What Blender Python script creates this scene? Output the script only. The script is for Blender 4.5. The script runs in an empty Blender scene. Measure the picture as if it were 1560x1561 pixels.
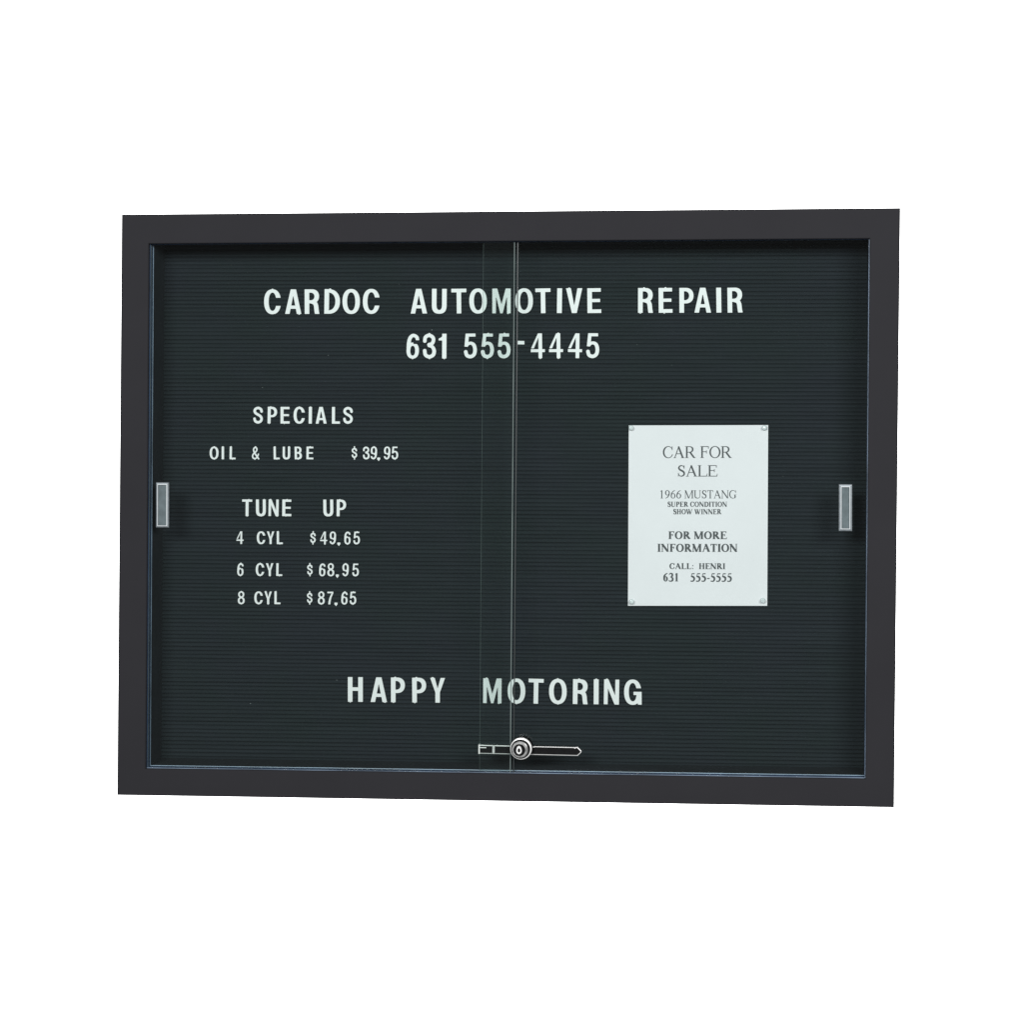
# A framed changeable-letter board with sliding glass doors, photographed as a cut-out on white.
# Units: metres.  X right, Y away from the camera, Z up; the front of the frame is the plane y = 0.
import bpy, bmesh, math, random
import numpy as np
from mathutils import Matrix, Vector

scene = bpy.context.scene
COL = scene.collection

# ------------------------------------------------------------------ camera
cd = bpy.data.cameras.new('camera')
cam = bpy.data.objects.new('camera', cd)
COL.objects.link(cam)
ROT = ((0.996938, -0.001839, 0.07817), (0.078168, -0.001101, -0.99694), (0.001919, 0.999998, -0.000954))
M4 = Matrix(ROT).to_4x4()
M4.translation = (0.444, -3.76, 0.29)
cam.matrix_world = M4
cd.sensor_width = 36.0
cd.sensor_fit = 'HORIZONTAL'
cd.lens = 85.448
cd.shift_x = -0.085753
cd.shift_y = -0.189720
cd.clip_start = 0.05
cd.clip_end = 200
scene.camera = cam

# ------------------------------------------------------------------ world: a dim studio
world = bpy.data.worlds.new('World')
scene.world = world
world.use_nodes = True
wb = world.node_tree.nodes['Background']
wb.inputs[0].default_value = (0.93, 0.97, 1.0, 1)
wb.inputs[1].default_value = 0.10

# ------------------------------------------------------------------ lamps: key at the right, high frontal fill, one on the backdrop
def area(name, loc, aim, power, sx, sy, color=(1, 1, 1)):
    l = bpy.data.lights.new(name, 'AREA')
    l.shape = 'RECTANGLE'; l.size = sx; l.size_y = sy; l.energy = power; l.color = color
    o = bpy.data.objects.new(name, l); COL.objects.link(o)
    o.location = loc
    d = Vector(aim) - Vector(loc)
    o.rotation_euler = d.to_track_quat('-Z', 'Y').to_euler()
    return o
area('key_lamp', (1.85, -3.9, 1.15), (0.0, 0, -0.15), 116, 1.4, 0.8, (1.0, 1.0, 1.0))
area('fill_lamp', (-0.75, -4.9, 1.35), (-0.1, 0, -0.15), 184, 1.6, 0.9, (0.98, 0.99, 1.0))
area('backdrop_lamp', (0.0, 0.45, 0.0), (0.0, 3.0, 0.0), 330, 1.0, 0.8)  # unseen lamp added behind the board to wash the background out to white

scene.view_settings.view_transform = 'Standard'
scene.view_settings.look = 'None'
scene.view_settings.exposure = 0.0
scene.view_settings.gamma = 1.0
scene.view_settings.use_curve_mapping = False
scene.render.film_transparent = False
scene.cycles.transparent_max_bounces = 24
scene.cycles.max_bounces = 10

rnd = random.Random(5)

# ------------------------------------------------------------------ materials
def new_mat(name):
    m = bpy.data.materials.new(name); m.use_nodes = True
    nt = m.node_tree
    return m, nt, nt.nodes['Principled BSDF']

def plain(name, color, rough=0.5, metal=0.0, spec=0.5, noise=0.0, nscale=40.0, bump=0.0, bscale=600.0, rnoise=0.0):
    m, nt, b = new_mat(name)
    b.inputs['Roughness'].default_value = rough
    b.inputs['Metallic'].default_value = metal
    b.inputs['Specular IOR Level'].default_value = spec
    tc = nt.nodes.new('ShaderNodeTexCoord')
    n = nt.nodes.new('ShaderNodeTexNoise'); n.inputs['Scale'].default_value = nscale; n.inputs['Detail'].default_value = 5
    nt.links.new(tc.outputs['Object'], n.inputs['Vector'])
    r = nt.nodes.new('ShaderNodeValToRGB')
    r.color_ramp.elements[0].position = 0.3; r.color_ramp.elements[1].position = 0.7
    r.color_ramp.elements[0].color = (*[c * (1 - noise) for c in color], 1)
    r.color_ramp.elements[1].color = (*[c * (1 + noise) for c in color], 1)
    nt.links.new(n.outputs['Fac'], r.inputs['Fac']); nt.links.new(r.outputs['Color'], b.inputs['Base Color'])
    if rnoise:
        mr = nt.nodes.new('ShaderNodeMapRange')
        mr.inputs['To Min'].default_value = rough - rnoise; mr.inputs['To Max'].default_value = rough + rnoise
        nt.links.new(n.outputs['Fac'], mr.inputs['Value']); nt.links.new(mr.outputs['Result'], b.inputs['Roughness'])
    if bump:
        n2 = nt.nodes.new('ShaderNodeTexNoise'); n2.inputs['Scale'].default_value = bscale; n2.inputs['Detail'].default_value = 3
        nt.links.new(tc.outputs['Object'], n2.inputs['Vector'])
        bp = nt.nodes.new('ShaderNodeBump'); bp.inputs['Strength'].default_value = bump; bp.inputs['Distance'].default_value = 0.0005
        nt.links.new(n2.outputs['Fac'], bp.inputs['Height']); nt.links.new(bp.outputs['Normal'], b.inputs['Normal'])
    return m

def glass(name, tint, gloss=1.0):
    """One face of a thin pane: tinted pass-through plus Fresnel mirror."""
    m = bpy.data.materials.new(name); m.use_nodes = True
    nt = m.node_tree; nt.nodes.clear()
    out = nt.nodes.new('ShaderNodeOutputMaterial')
    tr = nt.nodes.new('ShaderNodeBsdfTransparent'); tr.inputs[0].default_value = (*tint, 1)
    gl = nt.nodes.new('ShaderNodeBsdfGlossy'); gl.inputs['Roughness'].default_value = 0.03
    fr = nt.nodes.new('ShaderNodeFresnel'); fr.inputs['IOR'].default_value = 1.45
    # the same Fresnel from either side of the face
    geo = nt.nodes.new('ShaderNodeNewGeometry')
    ior = nt.nodes.new('ShaderNodeMapRange')
    ior.inputs['To Min'].default_value = 1.45; ior.inputs['To Max'].default_value = 1 / 1.45
    nt.links.new(geo.outputs['Backfacing'], ior.inputs['Value'])
    mul = nt.nodes.new('ShaderNodeMath'); mul.operation = 'MULTIPLY'; mul.inputs[1].default_value = gloss
    nt.links.new(fr.outputs[0], mul.inputs[0])
    mx = nt.nodes.new('ShaderNodeMixShader')
    nt.links.new(mul.outputs[0], mx.inputs[0]); nt.links.new(tr.outputs[0], mx.inputs[1]); nt.links.new(gl.outputs[0], mx.inputs[2])
    nt.links.new(mx.outputs[0], out.inputs['Surface'])
    nt.links.new(ior.outputs[0], fr.inputs['IOR'])
    return m

def clear_plastic(name, white=0.35):
    m = bpy.data.materials.new(name); m.use_nodes = True
    nt = m.node_tree; nt.nodes.clear()
    out = nt.nodes.new('ShaderNodeOutputMaterial')
    tr = nt.nodes.new('ShaderNodeBsdfTransparent'); tr.inputs[0].default_value = (0.90, 0.92, 0.93, 1)
    pr = nt.nodes.new('ShaderNodeBsdfPrincipled')
    pr.inputs['Base Color'].default_value = (0.90, 0.93, 0.94, 1); pr.inputs['Roughness'].default_value = 0.15
    mx = nt.nodes.new('ShaderNodeMixShader'); mx.inputs[0].default_value = white
    nt.links.new(tr.outputs[0], mx.inputs[1]); nt.links.new(pr.outputs[0], mx.inputs[2])
    nt.links.new(mx.outputs[0], out.inputs['Surface'])
    return m

def felt():
    m, nt, b = new_mat('grooved_felt')
    b.inputs['Roughness'].default_value = 0.95
    b.inputs['Specular IOR Level'].default_value = 0.12
    tc = nt.nodes.new('ShaderNodeTexCoord')
    # broad, faint drift between a green black and a blue black
    n = nt.nodes.new('ShaderNodeTexNoise'); n.inputs['Scale'].default_value = 7.0; n.inputs['Detail'].default_value = 6; n.inputs['Roughness'].default_value = 0.65
    nt.links.new(tc.outputs['Object'], n.inputs['Vector'])
    r = nt.nodes.new('ShaderNodeValToRGB')
    r.color_ramp.elements[0].position = 0.36; r.color_ramp.elements[1].position = 0.64
    r.color_ramp.elements[0].color = (0.0186, 0.0252, 0.0272, 1)
    r.color_ramp.elements[1].color = (0.0203, 0.0246, 0.0300, 1)
    nt.links.new(n.outputs['Fac'], r.inputs['Fac'])
    # streaks of nap that run along the pleats
    mp = nt.nodes.new('ShaderNodeMapping'); mp.inputs['Scale'].default_value = (9, 9, 260)
    nt.links.new(tc.outputs['Object'], mp.inputs['Vector'])
    n2 = nt.nodes.new('ShaderNodeTexNoise'); n2.inputs['Scale'].default_value = 1.0; n2.inputs['Detail'].default_value = 4
    nt.links.new(mp.outputs['Vector'], n2.inputs['Vector'])
    mr = nt.nodes.new('ShaderNodeMapRange'); mr.inputs['From Min'].default_value = 0.3; mr.inputs['From Max'].default_value = 0.7
    mr.inputs['To Min'].default_value = 0.88; mr.inputs['To Max'].default_value = 1.12
    nt.links.new(n2.outputs['Fac'], mr.inputs['Value'])
    hs = nt.nodes.new('ShaderNodeVectorMath'); hs.operation = 'SCALE'
    nt.links.new(r.outputs['Color'], hs.inputs[0]); nt.links.new(mr.outputs['Result'], hs.inputs['Scale'])
    # a few specks of pale lint
    v = nt.nodes.new('ShaderNodeTexVoronoi'); v.inputs['Scale'].default_value = 20.0; v.inputs['Randomness'].default_value = 1.0
    nt.links.new(tc.outputs['Object'], v.inputs['Vector'])
    lt = nt.nodes.new('ShaderNodeMath'); lt.operation = 'LESS_THAN'; lt.inputs[1].default_value = 0.016
    nt.links.new(v.outputs['Distance'], lt.inputs[0])
    mixc = nt.nodes.new('ShaderNodeMix'); mixc.data_type = 'RGBA'
    mixc.inputs[7].default_value = (0.22, 0.24, 0.24, 1)
    nt.links.new(lt.outputs[0], mixc.inputs[0]); nt.links.new(hs.outputs[0], mixc.inputs[6])
    nt.links.new(mixc.outputs[2], b.inputs['Base Color'])
    n3 = nt.nodes.new('ShaderNodeTexNoise'); n3.inputs['Scale'].default_value = 1500; n3.inputs['Detail'].default_value = 2
    nt.links.new(tc.outputs['Object'], n3.inputs['Vector'])
    bp = nt.nodes.new('ShaderNodeBump'); bp.inputs['Strength'].default_value = 0.25; bp.inputs['Distance'].default_value = 0.0004
    nt.links.new(n3.outputs['Fac'], bp.inputs['Height']); nt.links.new(bp.outputs['Normal'], b.inputs['Normal'])
    return m

MAT = {
    'backdrop': plain('white_backdrop', (0.86, 0.86, 0.855), 0.9, noise=0.01, nscale=3),
    'frame': plain('charcoal_powder_coat', (0.0260, 0.0255, 0.0288), 0.75, spec=0.08, noise=0.035, nscale=9, bump=0.05, bscale=900),
    'case': plain('dark_case_lining', (0.026, 0.031, 0.036), 0.8, spec=0.2, noise=0.12, nscale=14),
    'felt': felt(),
    'track': plain('navy_track', (0.016, 0.036, 0.076), 0.5, metal=0.0, spec=0.22, noise=0.35, nscale=22, rnoise=0.12),
    'track_lip': plain('worn_highlight_lip', (0.165, 0.215, 0.285), 0.4, metal=0.2, noise=0.5, nscale=11, rnoise=0.15),
    'glass': glass('door_glass', (0.957, 0.986, 0.977)),
    'clear_web': glass('clear_strip_web', (0.96, 0.97, 0.97), 0.0),
    'glass_edge': plain('ground_glass_edge', (0.24, 0.29, 0.28), 0.35, spec=0.6, noise=0.25, nscale=18),
    'edge_line': plain('grey_edge_reflection', (0.012, 0.017, 0.018), 0.45, noise=0.15, nscale=12),  # dim second line of the glass edge, painted as a grey lip
    'pull_rim': plain('satin_pull_rim', (0.19, 0.215, 0.23), 0.42, metal=0.25, noise=0.16, nscale=140),
    'pull_bead': plain('pull_bead_highlight', (0.80, 0.84, 0.85), 0.3, metal=0.2, noise=0.06, nscale=60),  # bright highlight along the rim's inner edge, put into the base colour
    'pull_tray': plain('satin_pull_tray', (0.112, 0.140, 0.148), 0.7, spec=0.2, noise=0.18, nscale=90),
    'chrome': plain('lock_chrome', (0.86, 0.86, 0.84), 0.30, metal=0.2, noise=0.06, nscale=200),  # mostly diffuse: the chrome's bright reflections are put into the base colour
    'mottled_chrome': plain('mottled_lock_chrome', (0.50, 0.50, 0.49), 0.28, metal=0.6, noise=0.45, nscale=230),  # darker, mottled version of the chrome for the barrel's mid ring
    'black': plain('lock_black', (0.004, 0.004, 0.0045), 0.5, spec=0.12, noise=0.5, nscale=300),
    'letter': plain('white_letter_plastic', (0.815, 0.81, 0.81), 0.42, spec=0.4, noise=0.012, nscale=60),
    'paper': plain('copier_paper', (0.815, 0.79, 0.815), 0.9, spec=0.1, noise=0.012, nscale=16, bump=0.08, bscale=300),
    'ink': plain('grey_ink', (0.095, 0.10, 0.105), 0.8, spec=0.2, noise=0.15, nscale=500),
    'pin': clear_plastic('clear_pin_plastic', 0.62),
}

# ------------------------------------------------------------------ object helpers
def link(name, me, mat=None, parent=None, loc=None):
    o = bpy.data.objects.new(name, me); COL.objects.link(o)
    if mat is not None:
        mats = mat if isinstance(mat, (list, tuple)) else [mat]
        if not me.materials:
            for k in mats: me.materials.append(MAT[k])
    if parent is not None: o.parent = parent
    if loc is not None: o.location = loc
    return o

def mesh(name, verts, faces, mi=None, smooth=False):
    me = bpy.data.meshes.new(name)
    me.from_pydata([tuple(v) for v in verts], [], [tuple(f) for f in faces])
    bm = bmesh.new(); bm.from_mesh(me)
    bmesh.ops.recalc_face_normals(bm, faces=bm.faces); bm.to_mesh(me); bm.free()
    if mi is not None:
        for p, i in zip(me.polygons, mi): p.material_index = i
    for p in me.polygons: p.use_smooth = smooth
    me.update()
    return me

def tag(o, label=None, cat=None, group=None, kind=None):
    if label: o['label'] = label
    if cat: o['category'] = cat
    if group: o['group'] = group
    if kind: o['kind'] = kind
    return o

# ------------------------------------------------------------------ the backdrop
w = mesh('wall', [(-9, 2.4, -6), (9, 2.4, -6), (9, 2.4, 6), (-9, 2.4, 6)], [(0, 1, 2, 3)])
tag(link('wall', w, 'backdrop'), 'plain white wall behind the letter board', kind='structure')

# ------------------------------------------------------------------ the cabinet
OUT = [(-0.6069, 0.4549), (0.6136, 0.4632), (0.6057, -0.4583), (-0.6123, -0.4601)]   # frame corners TL TR BR BL (x, z)
INN = [(-0.5636, 0.4089), (0.5670, 0.4163), (0.5618, -0.4155), (-0.5671, -0.4183)]   # opening
def ring_pt(i, t):
    a, b = INN[i], OUT[i]
    return a[0] + (b[0] - a[0]) * t, a[1] + (b[1] - a[1]) * t
def ring(profile, smooth=False):
    """Closed (t, y) profile swept round the four mitred corners; t 0 = opening, 1 = outer edge."""
    n = len(profile); V = []; F = []
    for i in range(4):
        for t, y in profile:
            x, z = ring_pt(i, t); V.append((x, y, z))
    for i in range(4):
        j = (i + 1) % 4
        for k in range(n):
            l = (k + 1) % n
            F.append((i * n + k, j * n + k, j * n + l, i * n + l))
    return V, F
def rail(i, profile, mats):
    """One mitred length of the same sweep, side i (0 top, 1 right, 2 bottom, 3 left), with end caps."""
    n = len(profile); j = (i + 1) % 4; V = []; F = []; MI = []
    for c in (i, j):
        for t, y in profile:
            x, z = ring_pt(c, t); V.append((x, y, z))
    for k in range(n):
        l = (k + 1) % n
        F.append((k, n + k, n + l, l)); MI.append(mats[k])
    F.append(tuple(range(n))); F.append(tuple(range(n, 2 * n))); MI += [0, 0]
    return mesh('track', V, F, MI)
def at(u, v):
    """Point of the opening plane: u 0..1 left to right, v 0..1 bottom to top."""
    tl, tr, br, bl = INN
    x = (1 - u) * ((1 - v) * bl[0] + v * tl[0]) + u * ((1 - v) * br[0] + v * tr[0])
    z = (1 - u) * ((1 - v) * bl[1] + v * tl[1]) + u * ((1 - v) * br[1] + v * tr[1])
    return x, z

board = bpy.data.objects.new('letter_board', None); COL.objects.link(board)
tag(board, 'wide charcoal framed letter board with black grooved panel behind two sliding glass doors', 'letter board')

V, F = ring([(0.0, 0.0012), (0.025, 0.0), (0.978, 0.0), (1.0, 0.0010), (1.0, 0.112), (0.9, 0.112), (0.9, 0.0080), (0.0, 0.0080)])
link('frame', mesh('frame', V, F), 'frame', board)
V, F = ring([(0.01, 0.0085), (0.30, 0.0085), (0.30, 0.1120), (0.01, 0.1120)])
link('case_lining', mesh('case_lining', V, F), 'case', board)
bk = [at(-0.02, -0.02), at(1.02, -0.02), at(1.02, 1.02), at(-0.02, 1.02)]
V = [(x, 0.1135, z) for x, z in bk] + [(x, 0.1165, z) for x, z in bk]
link('back_board', mesh('back_board', V, [(0, 1, 2, 3), (4, 5, 6, 7), (0, 1, 5, 4), (1, 2, 6, 5), (2, 3, 7, 6), (3, 0, 4, 7)]), 'case', board)

# pleated felt panel: real ribs, quarter-inch pitch
PITCH = 0.00635
PROF = [(0.00, 3.2), (0.07, 2.6), (0.15, 1.2), (0.27, 0.28), (0.5, 0.0), (0.73, 0.28), (0.85, 1.2), (0.93, 2.6)]
nrow = int(0.845 / PITCH) + 1
nx = 36
zs = []
for r in range(nrow):
    amp = 1.0 + rnd.uniform(-0.30, 0.15); jit = rnd.uniform(-0.00025, 0.00025)
    for u, d in PROF: zs.append(((r + u) * PITCH + jit * (0 if u == 0 else 1), d * amp / 1000))
V = []; F = []
wob = [[rnd.uniform(-1, 1) for _ in range(nx + 1)] for _ in range(nrow + 1)]
for a, (z, d) in enumerate(zs):
    for c in range(nx + 1):
        u = -0.004 + 1.008 * c / nx
        x, zb = at(u, -0.006)
        q = wob[a // len(PROF)][c] * 0.00012
        V.append((x, 0.100 + d, zb + z + q))
for a in range(len(zs) - 1):
    for c in range(nx):
        F.append((a * (nx + 1) + c, a * (nx + 1) + c + 1, (a + 1) * (nx + 1) + c + 1, (a + 1) * (nx + 1) + c))
me = mesh('letter_panel', V, F, smooth=True)
link('letter_panel', me, 'felt', board)

# four lengths of track that the panes run in, each with a lip painted pale for wear and highlights
TP = [(0.005, 0.0084), (-0.024, 0.0084), (-0.024, 0.0100), (-0.010, 0.0104), (-0.010, 0.0166), (-0.022, 0.0168), (-0.022, 0.0180),
      (-0.010, 0.0184), (-0.010, 0.0262), (-0.030, 0.0264), (-0.030, 0.0282), (0.005, 0.0284)]
for i in range(4):
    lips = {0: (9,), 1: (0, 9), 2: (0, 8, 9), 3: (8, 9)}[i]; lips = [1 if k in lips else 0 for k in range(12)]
    link('track', rail(i, TP, lips), ['track', 'track_lip'], board)

def pane(name, x0b, x0t, x1b, x1t, y0, y1, arris, side):
    """Glass slab; the meeting edge (side +1 right, -1 left) has a ground arris."""
    zb, zt = -0.4190, 0.4145
    a = arris
    if side > 0:
        xs = lambda b, t: [(b[0], y0), (b[1] - a, y0), (b[1], y0 + 0.0012), (b[1], y1), (b[0], y1)]
    else:
        xs = lambda b, t: [(b[1], y0), (b[0] + a, y0), (b[0], y0 + 0.0012), (b[0], y1), (b[1], y1)]
    B = xs((x0b, x1b), 0); T = xs((x0t, x1t), 0)
    V = [(x, y, zb) for x, y in B] + [(x, y, zt) for x, y in T]
    F = []; MI = []
    mats = [0, 1, 1, 0, 1]
    for k in range(5):
        l = (k + 1) % 5
        F.append((k, l, 5 + l, 5 + k)); MI.append(mats[k])
    F += [(0, 1, 2, 3, 4), (5, 6, 7, 8, 9)]; MI += [1, 1]
    return mesh(name, V, F, MI)

def slab(x0, x1, z0, z1, y0, y1):
    return [(x0, y0, z0), (x1, y0, z0), (x1, y0, z1), (x0, y0, z1), (x0, y1, z0), (x1, y1, z0), (x1, y1, z1), (x0, y1, z1)], \
           [(0, 1, 2, 3), (4, 5, 6, 7), (0, 1, 5, 4), (1, 2, 6, 5), (2, 3, 7, 6), (3, 0, 4, 7)]

front = link('glass_door', pane('glass_door', -0.5665, -0.5630, 0.0107, 0.0158, 0.0108, 0.0148, 0.0010, 1), ['glass', 'glass_edge'], board)
rear = link('glass_door', pane('glass_door', -0.0394, -0.0348, 0.5610, 0.5660, 0.0190, 0.0230, 0.0006, -1), ['glass', 'glass_edge'], board)
front['label'] = 'left glass pane running in front, with bright ground edge'
rear['label'] = 'right glass pane running behind'

# added strip on the front pane's meeting edge: clear web, grey lip as its dim reflection
V = []; F = []
for (b, t) in ((0.0147, 0.0198), (0.0166, 0.0217)):
    pass
def strip(b0, t0, wdt, y0, y1):
    return [(b0, y0, -0.4165), (b0 + wdt, y0, -0.4165), (t0 + wdt, y0, 0.4130), (t0, y0, 0.4130),
            (b0, y1, -0.4165), (b0 + wdt, y1, -0.4165), (t0 + wdt, y1, 0.4130), (t0, y1, 0.4130)]
BOX = [(0, 1, 2, 3), (4, 5, 6, 7), (0, 1, 5, 4), (1, 2, 6, 5), (2, 3, 7, 6), (3, 0, 4, 7)]
V = strip(0.0109, 0.0160, 0.0034, 0.0132, 0.0145) + strip(0.0145, 0.0196, 0.0016, 0.0130, 0.0160)
F = BOX + [tuple(i + 8 for i in f) for f in BOX]
link('reflection_strip', mesh('reflection_strip', V, F, [0] * 6 + [1] * 6), ['clear_web', 'edge_line'], front)

def finger_pull(cx, cz, w, h, y, rim):
    """Shallow dished pull: outer bevel, flat rim, inner bevel, tray."""
    steps = [(0.0, 0.0, 0), (0.0008, -0.0026, 0), (rim - 0.0016, -0.0030, 0), (rim - 0.0012, -0.0035, 2), (rim - 0.0005, -0.0035, 2), (rim + 0.0004, -0.0018, 0), (rim + 0.0010, -0.0016, 1)]
    V = []; F = []; MI = []
    for d, dy, _ in steps:
        x0, x1, z0, z1 = cx - w / 2 + d, cx + w / 2 - d, cz - h / 2 + d, cz + h / 2 - d
        V += [(x0, y + dy, z0), (x1, y + dy, z0), (x1, y + dy, z1), (x0, y + dy, z1)]
    for s in range(len(steps) - 1):
        for k in range(4):
            l = (k + 1) % 4
            F.append((s * 4 + k, s * 4 + l, s * 4 + 4 + l, s * 4 + 4 + k)); MI.append(steps[s + 1][2])
    n = 4 * (len(steps) - 1)
    F.append((n, n + 1, n + 2, n + 3)); MI.append(1)
    F.append((0, 1, 2, 3)); MI.append(0)
    return mesh('finger_pull', V, F, MI)
link('finger_pull', finger_pull(-0.5430, -0.0032, 0.0212, 0.0716, 0.0107, 0.0042), ['pull_rim', 'pull_tray', 'pull_bead'], front)
link('finger_pull', finger_pull(0.5308, 0.0004, 0.0211, 0.0728, 0.0189, 0.0048), ['pull_rim', 'pull_tray', 'pull_bead'], rear)

# showcase lock: toothed bar hooked on the rear pane, barrel against the front pane's edge
def prism(poly, y0, y1, inset=0.0):
    """Polygon (x, z) extruded from y1 (back) to y0 (front), front face inset by `inset` with a bevel."""
    c = poly; n = len(c)
    V = [(x, y1, z) for x, z in c] + [(x, y0 + inset, z) for x, z in c]
    if inset:
        ins = []
        for i in range(n):
            p, q, r = Vector(c[i - 1]), Vector(c[i]), Vector(c[(i + 1) % n])
            a = (q - p).normalized(); b = (r - q).normalized()
            na = Vector((-a.y, a.x)); nb = Vector((-b.y, b.x))
            m = (na + nb); m = m / max(0.4, m.dot(na)) if m.length > 1e-6 else na
            ins.append(q + m * inset)
        V += [(p.x, y0 + inset * 0.45, p.y) for p in ins]
    F = [tuple(range(n))]; lay = 3 if inset else 2
    for s in range(lay - 1):
        for k in range(n):
            l = (k + 1) % n
            F.append((s * n + k, s * n + l, s * n + n + l, s * n + n + k))
    F.append(tuple(range((lay - 1) * n, lay * n)))
    MI = [0] + [0] * (n * (lay - 1)) + [1 if inset else 0]
    return V, F, MI
zc0, zc1 = -0.3817, -0.3828
xl, xr = -0.0395, 0.1212
def zc(x): return zc0 + (zc1 - zc0) * (x - xl) / (xr - xl)
hh = 0.0068
poly = [(xl, zc(xl) - hh), (0.1155, zc(0.1155) - hh), (xr, zc(xr) - 0.0012), (xr, zc(xr) + 0.0012), (0.1155, zc(0.1155) + hh)]
x = 0.112
while x > 0.045:                                  # ratchet teeth along the upper edge
    poly += [(x, zc(x) + hh), (x - 0.0006, zc(x) + hh - 0.0009), (x - 0.0018, zc(x) + hh - 0.0002)]
    x -= 0.0026
poly += [(xl, zc(xl) + hh)]
V, F, MI = prism(poly, 0.0152, 0.0174, 0.00125)
lock = link('lock', mesh('lock', V, F, MI), ['chrome', 'black'], board)  # black face and pale bevels paint the chrome's dark and bright reflections
# hook folded round the rear pane's edge: two bright uprights
V, F = slab(xl - 0.0008, xl + 0.0014, zc(xl) - hh - 0.0002, zc(xl) + hh + 0.0006, 0.0146, 0.0262)
V2, F2 = slab(-0.0184, -0.0148, zc(-0.016) - hh + 0.0002, zc(-0.016) + hh + 0.0004, 0.0148, 0.0151)
n0 = len(V); V += V2; F += [tuple(i + n0 for i in f) for f in F2]
V3, F3 = slab(xl + 0.0015, -0.0280, zc(-0.035) + 0.0022, zc(-0.035) + 0.0036, 0.0148, 0.0151)
n0 = len(V); V += V3; F += [tuple(i + n0 for i in f) for f in F3]
link('hook', mesh('hook', V, F), 'chrome', lock)

def lathe(cx, cz, prof, n=48, mats=None, ecc=(0, 0)):
    """Rings of (radius, y) about an axis along Y."""
    V = []; F = []; MI = []
    m = len(prof)
    for i, (r, y) in enumerate(prof):
        for k in range(n):
            a = 2 * math.pi * k / n
            V.append((cx + ecc[0] * i / (m - 1) + r * math.cos(a), y, cz + ecc[1] * i / (m - 1) + r * math.sin(a)))
    for i in range(m - 1):
        for k in range(n):
            l = (k + 1) % n
            F.append((i * n + k, i * n + l, (i + 1) * n + l, (i + 1) * n + k)); MI.append(mats[i] if mats else 0)
    F.append(tuple(range(n))); MI.append(0)
    F.append(tuple((m - 1) * n + k for k in range(n))); MI.append(mats[-1] if mats else 0)
    return V, F, MI
bx, bz = 0.0287, -0.3766
V, F, MI = lathe(bx, bz, [(0.0170, 0.0175), (0.0170, 0.0010), (0.0164, -0.0006), (0.0151, -0.0010), (0.0147, 0.0004), (0.0132, 0.0006),
                          (0.0128, -0.0008), (0.0118, -0.0016), (0.0093, -0.0018), (0.0088, -0.0006), (0.0082, -0.0004)], 64,
                 [1, 0, 0, 1, 1, 1, 2, 2, 1, 1, 1], (-0.0034, -0.0028))
barrel = link('lock_barrel', mesh('lock_barrel', V, F, MI), ['chrome', 'black', 'mottled_chrome'], lock)  # side wall coloured black to keep its reflection in the rear pane dark
# the worn bright escutcheon round the key slot, standing in the black core
N = 28; V = []; F = []
for k in range(N):
    a = 2 * math.pi * k / N
    ro, ri = 1.0, 0.5
    dr = 1.0 + 0.45 * max(0.0, math.sin(a)) ** 3
    for r in (ro, ri):
        V.append((bx - 0.0034 + 0.0050 * r * dr * math.cos(a) * (0.86), -0.0012, bz - 0.0034 + 0.0052 * r * dr * math.sin(a)))
        V.append((bx - 0.0034 + 0.0050 * r * dr * math.cos(a) * (0.86), -0.0005, bz - 0.0034 + 0.0052 * r * dr * math.sin(a)))
for k in range(N):
    l = (k + 1) % N
    a, b = 4 * k, 4 * l
    F += [(a, b, b + 2, a + 2), (a, b, b + 1, a + 1), (a + 2, b + 2, b + 3, a + 3), (a + 1, b + 1, b + 3, a + 3)]
link('keyhole', mesh('keyhole', V, F), 'chrome', lock)

# ------------------------------------------------------------------ lettering: signed-distance outlines from strokes
def P_(*pts): return np.array(pts, float)
def sd_poly(P, X, Y):
    d = np.full(X.shape, 1e9); ins = np.zeros(X.shape, bool); n = len(P)
    for i in range(n):
        ax, ay = P[i]; bx_, by_ = P[(i + 1) % n]
        ex, ey = bx_ - ax, by_ - ay
        L = ex * ex + ey * ey
        if L < 1e-14: continue
        t = np.clip(((X - ax) * ex + (Y - ay) * ey) / L, 0, 1)
        d = np.minimum(d, (X - ax - t * ex) ** 2 + (Y - ay - t * ey) ** 2)
        c = ((ay > Y) != (by_ > Y))
        if ey != 0: ins ^= c & (X < ex * (Y - ay) / ey + ax)
    d = np.sqrt(d)
    return np.where(ins, -d, d)
def rect(x0, y0, x1, y1): return P_((x0, y0), (x1, y0), (x1, y1), (x0, y1))
def sup(cx, cy, rx, ry, n=2.3, k=44):
    a = np.arange(k) * 2 * math.pi / k
    c, s = np.cos(a), np.sin(a)
    return np.c_[cx + rx * np.sign(c) * abs(c) ** (2 / n), cy + ry * np.sign(s) * abs(s) ** (2 / n)]
def bowl(x0, y0, x1, y1, rx=None, n=2.2, k=20):
    """Straight on the left, rounded on the right."""
    h = (y1 - y0) / 2; rx = rx or min(h, (x1 - x0) * 0.9); cy = (y0 + y1) / 2
    a = np.linspace(-math.pi / 2, math.pi / 2, k); c, s = np.cos(a), np.sin(a)
    arc = np.c_[x1 - rx + rx * abs(c) ** (2 / n), cy + h * np.sign(s) * abs(s) ** (2 / n)]
    return np.vstack([[(x0, y0)], arc, [(x0, y1)]])
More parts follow.
